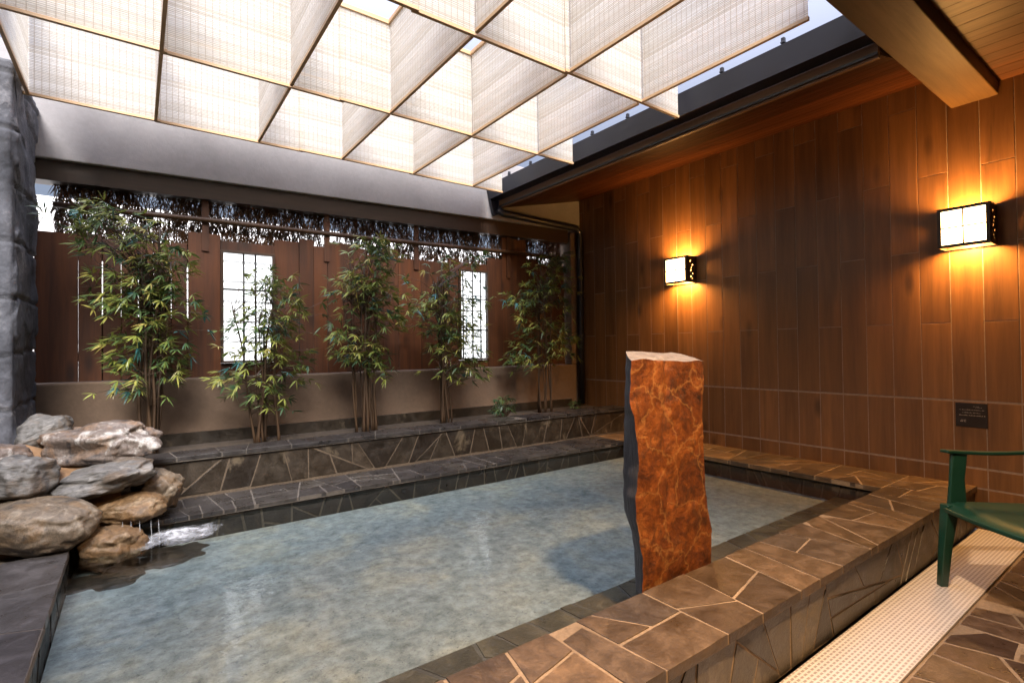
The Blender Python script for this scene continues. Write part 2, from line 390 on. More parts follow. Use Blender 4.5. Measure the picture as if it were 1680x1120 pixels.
# ------------------------------------------------------------------ back wall: low plaster wall, lintel, fence, screen
g = MB(); g.box(-.9, XW-.002, YB, YB+.2, 0, 1.005)
tag(g.build('low_plaster_wall', M_plaster, bevel=.012), 'low tan plaster wall behind the bamboo, under the board fence', 'wall')
g = MB(); n = 2
g.add([(-.9, YB, 2.505), (4.398, YB, 2.63), (4.398, YB+.28, 2.63), (-.9, YB+.28, 2.505), (-.9, YB, 3.25), (4.398, YB, 3.25), (4.398, YB+.28, 3.25), (-.9, YB+.28, 3.25)],
      [(0, 3, 2, 1), (4, 5, 6, 7), (0, 1, 5, 4), (1, 2, 6, 5), (2, 3, 7, 6), (3, 0, 4, 7)])
tag(g.build('plaster_lintel', plaster('lintel_plaster', (.275, .265, .275), 34, .2, .06), bevel=.008), 'grey plaster lintel across the back opening, below the blinds', 'lintel')
g = MB(); g.box(4.24, 4.396, YB, YB+.28, 1.006, 2.6)
tag(g.build('plaster_pier', M_plaster, bevel=.008), 'narrow plaster pier in the back corner beside the downpipe', 'pier')

rnd = random.Random(11)
fence = thing('board_fence', 'brown vertical board fence with uneven tops behind the bamboo', 'fence', (1.9, 4.74, 1.0))
WIN = [(.545, .945, 1.115, 2.02), (2.735, 3.10, 1.09, 2.045)]
edges = [-.56, -.33, -.197, -.09, .012, .105, .215, .321, .545]
gaps = {-.197: .006, .012: .006, .215: .005, .321: .008}
x = .945
g = MB()
def board(x0, x1, z0, z1):
    y = 4.70+rnd.uniform(0, .012)
    g.box(x0, x1, y, y+.022, z0, z1, (rnd.random(), rnd.random(), rnd.random()))
for a, b in zip(edges, edges[1:]):
    board(a+gaps.get(a, .002)/2, b-gaps.get(b, .002)/2, 1.007, 2.03+rnd.uniform(-.02, .05) if b < .5 else 2.14)
x = .945
while x < 2.735-.05:
    wd = min(rnd.choice([.12, .16, .2, .24]), 2.735-x)
    if 2.735-x-wd < .06: wd = 2.735-x
    board(x+.0012, x+wd-.0012, 1.007, rnd.choice([2.1, 2.13, 2.15, 2.18, 2.22])); x += wd
x = 3.10
for k, wd in enumerate([.2, .34, .18, .2, .21]):
    board(x+.0012, x+wd-.0012, 1.007, [2.2, 2.45, 2.24, 2.18, 2.2][k]); x += wd
for x0, x1, z0, z1 in WIN:
    board(x0, x1, z1+.002, z1+.075)
    board(x0, x1, 1.007, z0-.002)
g.build('board', M_board, fence, tone=True, bevel=.002)
g = MB(); g.box(-.33, .54, 4.727, 4.735, 1.007, 1.47, (.2, .5, .1)); g.build('slit_blocker', M_board, fence, tone=True)  # added backing board, blocks daylight in the lower part of the slits
g = MB(); g.box(-.33, .54, 4.727, 4.735, 1.955, 2.03, (.2, .5, .6)); g.build('slit_blocker', M_board, fence, tone=True)  # second added backing board, blocks daylight at the top of the slits
for z in (1.18, 1.9):
    for a, b in ((-.56, .53), (.96, 2.72), (3.115, 4.23)):
        g = MB(); g.box(a, b, 4.736, 4.776, z-.03, z+.03, (.3, .5, .4)); g.build('rail', M_board, fence, tone=True)

def bars(x0, x1, z0, z1, vs, hs, label):
    t = thing('barred_window', label, 'window', ((x0+x1)/2, 4.7, z0))
    g = MB(); fw = .018
    g.box(x0, x1, 4.672, 4.722, z0, z0+fw); g.box(x0, x1, 4.672, 4.722, z1-fw, z1)
    g.box(x0, x0+fw, 4.672, 4.722, z0+fw, z1-fw); g.box(x1-fw, x1, 4.672, 4.722, z0+fw, z1-fw)
    g.build('frame', timber('window_frame_wood', (.03, .016, .009), (.07, .035, .018), 'Z'), t, bevel=.002)
    for v in vs:
        g = MB(); g.tube([(x0+(x1-x0)*v, 4.69, z0+fw), (x0+(x1-x0)*v, 4.69, z1-fw)], .008, 8); g.build('bar', M_black, t, smooth=True)
    for v in hs:
        z = z0+(z1-z0)*v; g = MB(); g.box(x0+fw, x1-fw, 4.698, 4.708, z-.007, z+.007); g.build('crossbar', M_black, t)
    m = NT('clear_glass'); m.t.nodes.remove(m.b)
    tr = m.n('BsdfTransparent', i={0: (.94, .97, .97, 1)}); gl = m.n('BsdfGlossy', i={'Roughness': .02})
    fr = m.n('Fresnel', i={'IOR': 1.45}); mx = m.n('MixShader', i={0: fr.outputs[0], 1: tr.outputs[0], 2: gl.outputs[0]})
    m.t.links.new(mx.outputs[0], m.o.inputs[0])
    g = MB(); g.box(x0+fw, x1-fw, 4.710, 4.714, z0+fw, z1-fw); g.build('pane', m.m, t)
bars(*WIN[0], (.41, .63), (.655,), 'tall barred window in the fence behind the small second bamboo')
bars(*WIN[1], (.13, .45, .73), (.33, .68), 'tall barred window in the fence between the two right-hand bamboos')

# bamboo-twig screen hanging from the lintel
scr = thing('brushwood_screen', 'dark twig screen hanging ragged under the lintel above the fence boards', 'screen', (1.9, 4.69, 2.5))
rnd = random.Random(3); g = MB()
for k in range(38000):
    x = rnd.uniform(-.46, 4.2); tp = 2.52+.024*(x)
    z1 = rnd.uniform(1.93, tp) if k % 6 < 5 else tp-abs(rnd.gauss(0, .10))
    if noise.noise((x*3.1, z1*2.2, .3)) > .25 and rnd.random() < .6: continue
    if noise.noise((x*26, z1*20, 5)) > .24 and rnd.random() < .8: continue
    L = rnd.uniform(.025, .085); z0 = z1-L
    zl = 1.86+.06*min(1, max(0, (x-.3)*3))+.03*x/4+.05*noise.noise((x*6, 0, 0))
    if z0 < zl: z0 = zl+rnd.uniform(-.03, .05)
    if any(a-.03 < x < b+.03 for a, b, _, _ in WIN): z0 = max(z0, 2.06)
    if z0 > z1-.02: continue
    dx = rnd.gauss(0, .3)*L; y = 4.752+rnd.uniform(-.014, .014); q = rnd.uniform(.0022, .0048)
    g.tube([(x, y, z1), (x+dx*.5+rnd.gauss(0, .004), y+rnd.gauss(0, .006), (z0+z1)/2), (x+dx, y+rnd.gauss(0, .008), z0)], [q, q*.9, q*.5], 3, (rnd.random(),)*3, cap=False)
g.build('twigs', timber('twig_bark', (.05, .024, .011), (.14, .07, .03), 'Z', tone=True), scr, tone=True, fix=False)
for xp in (.44, 1.38, 2.25, 3.38):
    g = MB(); g.box(xp-.025, xp+.025, 4.69, 4.699, 2.0, 2.42+.02*xp, (.4, .5, .3)); g.build('post', M_board, scr, tone=True)
for z, rr in ((2.245, .022), (2.44, .02)):
    g = MB(); g.tube([(-.46+i*.47, 4.68+.004*math.sin(i*2.1), z-.02+.012*i*.55+.004*math.sin(i)) for i in range(11)], rr, 8)
    g.build('pole', timber('pole_wood', (.03, .013, .006), (.08, .036, .014), 'X'), scr, smooth=True)

g = MB(); g.add([(-.75, 4.64, 2.372), (4.235, 4.64, 2.475), (4.235, 4.78, 2.475), (-.75, 4.78, 2.372), (-.75, 4.64, 2.55), (4.235, 4.64, 2.63), (4.235, 4.78, 2.63), (-.75, 4.78, 2.55)],
      [(0, 3, 2, 1), (4, 5, 6, 7), (0, 1, 5, 4), (1, 2, 6, 5), (2, 3, 7, 6), (3, 0, 4, 7)])
g.build('header', timber('header_wood', (.014, .007, .003), (.04, .018, .008), 'X'), scr)
# outside: pale clapboard neighbour
g = MB(); k = 0
g.box(-8, 14, 7.6, 7.8, -.03, 2.95)
for k in range(11):
    z = .05+k*.26
    g.add([(-8, 7.55, z), (14, 7.55, z), (14, 7.55, z+.2), (-8, 7.55, z+.2), (-8, 7.599, z+.26), (14, 7.599, z+.26), (14, 7.599, z), (-8, 7.599, z)], [(0, 1, 2, 3), (3, 2, 5, 4)])
    g.add([(-8, 7.549, z-.002), (14, 7.549, z-.002), (14, 7.60, z-.06), (-8, 7.60, z-.06)], [(3, 2, 1, 0)])
tag(g.build('neighbour_house', M_white, fix=False), 'white clapboard wall outside, seen through the fence windows', 'house')

# left stone pillar
rnd = random.Random(2)
g = MB()
N = 170; ring = []
def pil(z):
    pts = []
    base = [(-1.55, 3.86), (-.56, 3.86), (-.53, 3.9), (-.527, 4.595), (-1.55, 4.595)]
    dens = []
    for (a, b), cnt in zip(zip(base, base[1:]+base[:1]), (40, 4, 50, 4, 4)):
        for i in range(cnt): t = i/cnt; dens.append((a[0]+(b[0]-a[0])*t, a[1]+(b[1]-a[1])*t))
    for x, y in dens:
        d = noise.fractal((x*5, y*5, z*4), .8, 2.0, 6)*.014-.012
        zz = (z/.31+.3*noise.noise((x, y, 2))) % 1; d -= .016*(zz < .05)
        q = noise.noise((x*4, y*3.1, z*2.3)); d += .010*(1 if q > .06 else 0)
        pts.append((x+d*(1 if x > -1.5 and y > 3.88 else 0), y-d*(1 if y < 3.95 else 0), z))
    return pts
g.loft([pil(i/N*2.82) for i in range(N+1)])
m = NT('rough_grey_stone'); v = m.obj()
n1 = m.noise(v, 3, 8, .62, .5); n2 = m.noise(v, 26, 8, .7)
f = m.math('ADD', m.math('MULTIPLY', n1.outputs[0], .7), m.math('MULTIPLY', n2.outputs[0], .35))
m.col(m.ramp(f, [(.34, (0.019, 0.020, 0.024)), (.46, (0.051, 0.054, 0.065)), (.58, (0.089, 0.092, 0.108)), (.66, (0.203, 0.204, 0.225))])); m.rough(.85); m.bump(f, .9, .02)
tag(g.build('stone_pillar', m.m, smooth=True), 'rough grey stone pillar at the left edge behind the rocks', 'pillar')

# ------------------------------------------------------------------ the pool
pool = thing('stone_pool', 'rectangular flagstone bath with a wide front coping and pale pebbled bottom', 'pool', (1.8, 2.4, 0))
def up_(z): return lambda a, b, h: (a, b, z+h)
g = MB(); g.box(-1.5, XW-.002, .946, 1.296, .245, ZC-.002); g.build('front_coping_mortar', G_lite, pool)
paving('front_coping', (-1.5, XW-.004, .94, 1.303), up_(ZC-.0025), .052, 12, F_cop, pool, gap=.0042, jit=.28, th=.034)
g = MB(); g.box(-1.5, XW-.002, .960, 1.285, 0.002, .2445); g.build('front_wall_mortar', G_lite, pool)
paving('front_wall', (-1.5, XW-.004, .004, .243), lambda a, b, h: (a,   .9605-h, b), .034, 24, F_face, pool, gap=.004, jit=.8)
g = MB(); g.box(-.25, 3.88, 1.301, 1.575, -.01, .160); g.build('step_mortar', G_mid, pool)
paving('step', (-.25, 3.885, 1.302, 1.58), up_(.160), .03, 31, F_step, pool, jit=.35)
g = MB(); g.box(3.885, XW-.002, 1.304, 3.862, .245, ZC-.005); g.build('side_coping_mortar', G_lite, pool)
paving('side_coping', (3.878, XW-.004, 1.305, 3.865), up_(ZC-.0055), .05, 17, F_cop, pool, gap=.005, jit=.28, th=.03)
g = MB(); g.box(3.90, XW-.002, 1.301, 3.86, -.01, .2445); g.build('side_wall_mortar', G_dark, pool)
paving('side_wall', (1.302, 3.86, .0, .243), lambda a, b, h: (3.898-h, a, b), .03, 19, F_dark, pool, jit=.4)
g = MB(); g.box(-1.5, -.256, 1.304, 3.19, .245, ZC-.003); g.build('left_coping_mortar', G_mid, pool)
paving('left_coping', (-1.5, -.25, 1.305, 3.195), up_(ZC-.0035), .13, 27, F_left, pool, gap=.006, jit=.2, th=.034)
g = MB(); g.box(-1.5, -.266, 1.301, 3.9, -.01, .2445); g.build('left_wall_mortar', G_dark, pool)
paving('left_wall', (1.302, 3.47, .0, .243), lambda a, b, h: (-.264+h, a, b), .04, 29, F_dark, pool, jit=.4)
g = MB(); g.box(-.24, 3.884, 3.462, 3.868, .25, ZC-.004); g.build('back_ledge_mortar', G_mid, pool)
paving('back_ledge', (-.24, 3.876, 3.456, 3.868), up_(ZC-.0045), .034, 33, F_ledge, pool, gap=.004, jit=.2, th=.024)
g = MB(); g.box(-.24, 3.894, 3.480, 3.868, -.01, .2495); g.build('back_wall_mortar', G_dark, pool)
paving('back_wall', (-.24, 3.885, .0, .248), lambda a, b, h: (a, 3.478-h, b), .035, 35, F_dark, pool, jit=.5)
m = NT('pebbled_pool_plaster'); v = m.obj()
n1 = m.noise(v, 3.2, 5, .6, .4); n2 = m.noise(v, 60, 4, .7); n3 = m.noise(v, 15, 9, .8, .1); n4 = m.noise(m.obj(loc=(3, 5, 1)), 42, 4, .75, .4)
c = m.ramp(n1.outputs[0], [(.3, (.185, .21, .21)), (.5, (.25, .265, .25)), (.7, (.33, .31, .245))])
c = m.mix(1, c, m.ramp(n3.outputs[0], [(.34, .5), (.5, .95), (.64, 1.35)]), 'MULTIPLY')
c = m.mix(m.ramp(n4.outputs[0], [(.60, 0.), (.66, .6)]), c, (.06, .065, .07))
m.col(c); m.rough(.8); m.bump(n3.outputs[0], .5, .02)
g = MB(); g.box(-.256, 3.894, 1.57, 3.474, ZFL-.05, ZFL); g.build('basin_floor', m.m, pool)

pl = thing('stone_planter', 'long raised flagstone planter under the bamboo along the back ledge', 'planter', (2, 4.2, .3))
g = MB(); g.box(-.5, XW-.002, 3.880, 4.05, 0.0, .5145); g.build('planter_mortar', mortar('planter_joint_mortar', (.11, .08, .053)), pl)
paving('planter_wall', (-.5, XW-.004, .29, .513), lambda a, b, h: (a, 3.8805-h, b), .042, 51, F_plant, pl, gap=.0036, jit=.42)
g = MB(); g.box(-.5, XW-.002, 3.862, 4.09, .515, .545); g.build('rim_mortar', G_mid, pl)
paving('rim', (-.5, XW-.004, 3.855, 4.092), up_(.5445), .09, 53, F_ledge, pl, gap=.0035, jit=.15, th=.026)
g = MB(); g.box(-.5, XW-.002, 4.052, 4.598, .0, .512); g.build('soil', M_soil, pl)
g = MB(); g.box(-.5, 4.2, 4.565, 4.597, .513, .60); g.build('back_kerb', F_plant, pl, tone=True)

# water: ripples over a transparent body, fresnel mirror on top
m = NT('bath_water'); m.t.nodes.remove(m.b)
v = m.obj(scale=(1, 1.6, 1)); w1 = m.noise(v, 7, 3, .5, .6); w2 = m.noise(v, 26, 2, .5, .3)
hh = m.math('ADD', m.math('MULTIPLY', w1.outputs[0], 1.0), m.math('MULTIPLY', w2.outputs[0], .22))
b = m.n('Bump', i={'Height': hh, 'Strength': .24, 'Distance': .010})
tr = m.n('BsdfTransparent', i={0: (.86, .91, .90, 1)}); gl = m.n('BsdfGlossy', i={'Roughness': .02, 'Normal': b.outputs[0]})
fr = m.n('Fresnel', i={'IOR': 1.45, 'Normal': b.outputs[0]})
mx = m.n('MixShader', i={0: fr.outputs[0], 1: tr.outputs[0], 2: gl.outputs[0]}); m.t.links.new(mx.outputs[0], m.o.inputs[0])
g = MB(); g.add([(-.262, 1.28, ZWAT), (3.896, 1.28, ZWAT), (3.896, 3.476, ZWAT), (-.262, 3.476, ZWAT)], [(0, 1, 2, 3)])
tag(g.build('water', m.m, fix=False), kind='structure')

# drain mat on the floor
m = NT('perforated_white_plastic'); v = m.obj()
br = m.n('TexBrick', i={'Vector': v, 'Scale': 1.0, 'Mortar Size': .0042, 'Mortar Smooth': .2, 'Brick Width': .026, 'Row Height': .016, 'Bias': 0.0})
nz = m.noise(v, 14, 4)
m.col(m.mix(br.outputs['Fac'], m.mix(nz.outputs[0], (.27, .24, .225), (.36, .325, .31)), m.mix(nz.outputs[0], (.54, .50, .485), (.64, .60, .58))))
m.rough(.5); m.bump(br.outputs['Fac'], .5, .004)
g = MB(); g.box(-1.2, XW-.03, .688, .94, .001, .014)
tag(g.build('drain_mat', m.m, bevel=.003), 'long white perforated plastic mat on the floor along the pool wall', 'mat')

# ------------------------------------------------------------------ upright slab of rusty slate
FL = [(1.173, 1.527), (1.068, 1.522), (.978, 1.515), (.913, 1.541), (.783, 1.556), (.71, 1.557), (.631, 1.541), (.531, 1.542), (.397, 1.571), (.305, 1.575), (.248, 1.567), (.1, 1.57)]
BL = [(1.191, 1.606), (1.108, 1.601), (.935, 1.588), (.763, 1.579), (.611, 1.576), (.553, 1.58), (.447, 1.625), (.348, 1.637), (.25, 1.639), (.1, 1.66)]
RR = [(1.155, 1.99), (1.035, 1.983), (.912, 1.974), (.755, 1.984), (.6, 1.988), (.493, 2.003), (.405, 2.027), (.239, 2.025), (.1, 2.03)]
def ip(L, z):
    if z >= L[0][0]: return L[0][1]
    for (a, xa), (b, xb) in zip(L, L[1:]):
        if b <= z <= a: return xb+(xa-xb)*(z-b)/(a-b)
    return L[-1][1]
g = MB(); rings = []; NZ = 90; NF = 30
for i in range(NZ+1):
    t = i/NZ; pts = []
    z = .1+t*1.07
    xl, xb, xr = ip(FL, z), ip(BL, z), ip(RR, z)
    jag = .006*noise.noise((0, 7, z*22))
    def P(x, y, u):
        ztop = z-t*t*t*.018*u+t**20*(.014*noise.noise((x*9, y*9, 4))+(y-1.38)*.30)
        d = noise.fractal((x*9, y*9, z*7), .8, 2.1, 6)*.004
        crack = -.012*math.exp(-((x-1.735-.03*noise.noise((3, 1, z*4)))/.012)**2)*(1 if z > .55 else max(0, (z-.45)*10))
        step = .004*(noise.noise((x*9, 2, z*7)) > .05)
        return (x+jag*(1-u), y-(d+step+crack)*(1 if y < 1.36 else .3), ztop)
    for k in range(NF+1): u = k/NF; pts.append(P(xl+(xr-xl)*u, 1.325, u))
    pts += [P(xr+.004, 1.37, 1), P(xr-.01, 1.43, 1)]
    for k in range(1, 6): u = 1-k/6; pts.append(P(xb+(xr-xb)*u, 1.44, u))
    pts += [P(xb, 1.42, 0), P(xb*.6+xl*.4-.004, 1.385, 0), P(xb*.25+xl*.75-.004, 1.35, 0)]
    rings.append(pts)
n = len(rings[0])
g.loft(rings)
m = NT('rusty_slate_face'); v = m.obj()
n1 = m.noise(v, 8, 9, .72, .5); n2 = m.noise(v, 42, 8, .72, .4); n3 = m.noise(m.obj(loc=(4, 2, 7)), 9, 7, .65, 1.4)
c = m.ramp(n1.outputs[0], [(.34, (.030, .014, .008)), (.43, (.12, .032, .008)), (.54, (.22, .060, .010)), (.66, (.33, .11, .024))])
c = m.mix(m.ramp(n3.outputs[0], [(.54, 0.), (.64, .6)]), c, (.06, .026, .012))
c = m.mix(1, c, m.ramp(n2.outputs[0], [(.3, .6), (.7, 1.3)]), 'MULTIPLY')
dn = m.noise(v, 5, 5, .6); dd = m.n('VectorMath', operation='MULTIPLY_ADD'); m.set(dd.inputs[0], dn.outputs['Color']); dd.inputs[1].default_value = (.25, .25, .25); m.set(dd.inputs[2], v)
vn = m.n('TexVoronoi', feature='DISTANCE_TO_EDGE', i={'Vector': dd.outputs[0], 'Scale': 5.5})
c = m.mix(m.ramp(vn.outputs['Distance'], [(.0, .55), (.035, 0.)]), c, (.42, .20, .06))
m.col(c); m.rough(.5); m.bump(m.math('ADD', m.math('MULTIPLY', n3.outputs[0], .5), m.math('MULTIPLY', n2.outputs[0], .8)), .8, .010)
M_rust = m.m
m = NT('grey_slate_edge'); v = m.obj(scale=(1, 6, 1)); n1 = m.noise(v, 8, 8, .65)  # dark stone; shade of the side away from the lamps is in the tone too
m.col(m.ramp(n1.outputs[0], [(.3, (.022, .021, .024)), (.7, (.065, .062, .064))])); m.rough(.6); m.bump(n1.outputs[0], .8, .02)
M_edge = m.m
m = NT('lit_slate_top'); v = m.obj(); n1 = m.noise(v, 22, 8, .65)  # top paled: the light falling on it is put into the colour
m.col(m.ramp(n1.outputs[0], [(.3, (.12, .10, .085)), (.7, (.27, .23, .19))])); m.rough(.6); m.bump(n1.outputs[0], .8, .01)
for fi in range(len(g.f)):
    k = fi % n
    if fi < NZ*n: g.m[fi] = 0 if k < NF else 1
    else: g.m[fi] = 2
ob = g.build('slate_monolith', [M_rust, M_edge, m.m], loc=(1.78, 1.38, .1), smooth=True)
es = ob.modifiers.new('es', 'EDGE_SPLIT'); es.split_angle = R(50)
tag(ob, 'tall rust-orange slate slab standing upright at the pool front coping', 'standing stone')

# ------------------------------------------------------------------ rockery
def rockmat(name, dark, mid, light, orange, s=6, band=0):
    m = NT(name); v = m.obj(scale=(1, 1, 1+band))
    n1 = m.noise(v, s, 9, .62, .5+band*.12); n2 = m.noise(v, s*6, 8, .7); n3 = m.noise(m.obj(loc=(5, 1, 2)), s*.7, 6, .6, .8)
    c = m.ramp(n1.outputs[0], [(.36, dark), (.46, mid), (.54, mid), (.62, light)])
    c = m.mix(m.ramp(n3.outputs[0], [(.5, 0.), (.62, .75)]), c, orange)
    c = m.mix(1, c, m.ramp(n2.outputs[0], [(.3, .5), (.7, 1.4)]), 'MULTIPLY')
    m.col(c); m.rough(.55); m.bump(m.math('ADD', n1.outputs[0], m.math('MULTIPLY', n2.outputs[0], .45)), .55, .02)
    return m.m
RM = [rockmat('grey_banded_rock', (.038, .036, .035), (.103, .097, .090), (.185, .174, .161), (.109, .076, .049), 6, 3),
      rockmat('mottled_lichen_rock', (.025, .021, .021), (.109, .084, .070), (.315, .294, .272), (.163, .093, .049), 9),
      rockmat('tan_rounded_rock', (.043, .035, .027), (.120, .090, .060), (.196, .158, .114), (.147, .087, .038), 9),
      rockmat('orange_rock', (.054, .034, .016), (.136, .082, .038), (.218, .152, .087), (.163, .087, .033), 9)]
def rock(name, label, c, size, seed, mat, tilt=(0, 0, 0), pw=.8, amp=.2, ridge=.012):
    b = bmesh.new(); bmesh.ops.create_icosphere(b, subdivisions=5, radius=1)
    for v in b.verts:
        p = v.co.copy(); q = Vector([math.copysign(abs(a)**pw, a) for a in p])
        q = q/max(.001, max(abs(q.x), abs(q.y), abs(q.z)))*(.55+.45*max(abs(p.x), abs(p.y), abs(p.z))) if False else q
        d = amp*noise.fractal((p.x*1.3+seed, p.y*1.3, p.z*1.3), 1, 2, 3)+.032*noise.fractal((p.x*5+seed, p.y*5, p.z*5), .8, 2, 5)
        r = ridge*noise.ridged_multi_fractal((p.x*2.5, p.y*2.5+seed, p.z*4.0), 1, 2, 4, 1, 2)
        v.co = q*(.95+d-r)
    me = bpy.data.meshes.new(name); b.to_mesh(me); b.free()
    for v in me.vertices: v.co = Vector((v.co.x*size[0]/2, v.co.y*size[1]/2, v.co.z*size[2]/2))
    for p in me.polygons: p.use_smooth = True
    me.materials.append(mat); o = bpy.data.objects.new(name, me); COL.objects.link(o)
    o.location = c; o.rotation_euler = [R(a) for a in tilt]
    return tag(o, label, 'rock', 'rocks of the rockery by the pool')
vx = -36
rock('boulder', 'grey pointed rock at the top left of the rockery, against the pillar', (-.43, 3.93, .745), (.30, .26, .23), 1, RM[0], (8, -18, vx), pw=1.0)
rock('boulder', 'long mottled black and white rock lying across the top of the rockery', (-.17, 3.74, .69), (.66, .36, .235), 7, RM[1], (4, -3, vx), amp=.26, ridge=.016)
rock('boulder', 'dark speckled rock cut by the left picture edge, upper row', (-.56, 3.70, .65), (.24, .24, .19), 12, RM[1], (0, 6, vx))
rock('boulder', 'bluish grey rock with orange underside on the left of the rockery', (-.455, 3.55, .585), (.27, .26, .23), 17, RM[0], (0, 4, vx), ridge=.016)
rock('boulder', 'flat grey banded slab jutting out under the mottled top rock', (-.14, 3.55, .525), (.52, .34, .17), 23, RM[0], (6, -9, vx), amp=.28, pw=.9)
rock('boulder', 'big rounded tan boulder low at the left edge above the coping', (-.40, 3.36, .385), (.60, .36, .25), 31, RM[2], (0, 3, vx), amp=.10, ridge=.010)
rock('boulder', 'orange ledge rock with water trickling from under it', (-.03, 3.45, .37), (.35, .28, .15), 37, RM[3], (0, -4, vx), amp=.16, ridge=.014)
rock('boulder', 'small leaning rock at the right end of the rockery', (.10, 3.62, .415), (.24, .24, .22), 44, RM[2], (0, 24, vx), amp=.22)
rock('boulder', 'low wet pinkish rock at the waterline below the trickle', (-.09, 3.27, .25), (.30, .26, .17), 52, RM[3], (0, 2, vx), amp=.2)
M_sub = plain('dark_wet_rock', (.026, .018, .011), .5, var=.6, scale=9, bump=.5)
for lb, c_, sz, sd in (('dark flat rock under water at the foot of the rockery, nearest the left coping', (-.12, 3.12, .10), (.48, .40, .085), 61), ('dark flat rock under water below the splash', (.10, 3.30, .10), (.52, .44, .085), 73)):
    rock('submerged_rock', lb, c_, sz, sd, M_sub, (0, 0, 20), pw=1.0, amp=.3, ridge=.01)
b = bmesh.new(); bmesh.ops.create_icosphere(b, subdivisions=5, radius=1)
me = bpy.data.meshes.new('mortar_mound'); b.to_mesh(me); b.free()
for v in me.vertices:
    p = v.co; t = max(-1, min(1, p.z))
    q = Vector((math.copysign(abs(p.x)**.7, p.x)*.55, math.copysign(abs(p.y)**.7, p.y)*.42, (t*.5+.5)))
    q.x *= 1-.30*q.z; q.y *= 1-.48*q.z
    k = 1+.14*noise.fractal((p.x*2, p.y*2, p.z*2), 1, 2, 4)
    v.co = Vector((-.42+q.x*k*1.02, 3.71+q.y*k*1.08+.13*q.z, .05+q.z*.62*k))
me.materials.append(M_mort)
for p in me.polygons: p.use_smooth = True
o = bpy.data.objects.new('mortar_mound', me); COL.objects.link(o)
tag(o, 'orange-brown mortar filling the joints of the rock pile', 'mortar')

# trickle and splash
m = NT('falling_water'); m.t.nodes.remove(m.b)
tr = m.n('BsdfTransparent'); df = m.n('BsdfPrincipled', i={'Base Color': (.85, .9, .95, 1), 'Roughness': .15})
mx = m.n('MixShader', i={0: .2, 1: tr.outputs[0], 2: df.outputs[0]}); m.t.links.new(mx.outputs[0], m.o.inputs[0])
g = MB(); rnd = random.Random(8)
for k in range(5):
    x = -.055+k*.036+rnd.uniform(-.006, .006); y = 3.275-.4*(x+.06)+rnd.uniform(-.01, .01)
    g.tube([(x, y+.02, .345), (x, y, .325), (x+.002, y-.008, .28), (x+.003, y-.01, .236)], [.001, .0018, .0014, .003], 5)
tag(g.build('trickle', m.m, smooth=True), 'thin threads of water falling from the orange ledge rock into the pool', 'waterfall')
m = NT('white_foam'); m.t.nodes.remove(m.b); v = m.obj()
n1 = m.noise(v, 16, 6, .65, .8); tr = m.n('BsdfTransparent'); df = m.n('BsdfDiffuse', i={0: (.9, .93, .97, 1)})
ln = m.n('VectorMath', operation='LENGTH'); m.set(ln.inputs[0], m.obj(scale=(4.6, 5.2, 0)))
n9 = m.noise(m.obj(loc=(2, 7, 1)), 9, 3); dl = m.math('ADD', ln.outputs['Value'], m.math('MULTIPLY', m.math('SUBTRACT', n9.outputs[0], .5), 1.6)); fal = m.ramp(dl, [(.0, .75), (.4, .4), (.9, 0.)])
fac = m.math('MULTIPLY', fal, m.ramp(n1.outputs[0], [(.32, .12), (.62, 1.)]))
mx = m.n('MixShader', i={0: fac, 1: tr.outputs[0], 2: df.outputs[0]}); m.t.links.new(mx.outputs[0], m.o.inputs[0])
g = MB(); NX = 24
vs = [(.19+(i/NX-.5)*.48, 3.26+(j/NX-.5)*.42, ZWAT+.003+.022*math.exp(-((i/NX-.45)**2+(j/NX-.5)**2)*22)*(1+.9*noise.noise((i*.3, j*.3, 0)))) for j in range(NX+1) for i in range(NX+1)]
g.add(vs, [(j*(NX+1)+i, j*(NX+1)+i+1, (j+1)*(NX+1)+i+1, (j+1)*(NX+1)+i) for j in range(NX) for i in range(NX)])
tag(g.build('foam', m.m, loc=(.19, 3.26, ZWAT), smooth=True, fix=False), kind='stuff')

# ------------------------------------------------------------------ bamboo plants
m = NT('bamboo_leaf'); at = m.n('Attribute', attribute_name='tone'); sp = m.n('SeparateColor'); m.set(sp.inputs[0], at.outputs['Color'])
c = m.ramp(sp.outputs[0], [(0, (.025, .065, .032)), (.25, (.07, .125, .038)), (.5, (.18, .21, .04)), (.72, (.25, .27, .06)), (.85, (.34, .27, .07)), (.90, (.03, .13, .12)), (1, (.07, .20, .21))])  # teal stops put the sky's reflection on some leaves into their colour
m.col(c); m.rough(.38)
tl = m.n('BsdfTranslucent'); m.set(tl.inputs[0], c)
mx = m.n('MixShader', i={0: .25, 1: m.b.outputs[0], 2: tl.outputs[0]}); m.t.links.new(mx.outputs[0], m.o.inputs[0])
M_leaf = m.m
M_cane = timber('bamboo_cane', (.025, .014, .008), (.075, .043, .022), 'Z', .45)
def leaf(g, p, d, L, W, tone, droop):
    d = d.normalized(); s = d.cross(Vector((0, 0, 1)))
    if s.length < .05: s = Vector((1, 0, 0))
    s.normalize(); nrm = s.cross(d)
    s = (s*math.cos(droop*3)+nrm*math.sin(droop*3)).normalized()
    pts = [p]; rows = []
    for t, wd in ((0.0, .25), (.3, 1.), (.65, .7)):
        q = p+d*L*t-Vector((0, 0, 1))*droop*L*t*t
        rows.append((q-s*W*wd/2, q+s*W*wd/2))
    tip = p+d*L-Vector((0, 0, 1))*droop*L
    vs = [rows[0][0], rows[0][1], rows[1][0], rows[1][1], rows[2][0], rows[2][1], tip]
    g.add(vs, [(0, 1, 3, 2), (2, 3, 5, 4), (4, 5, 6)], tone)
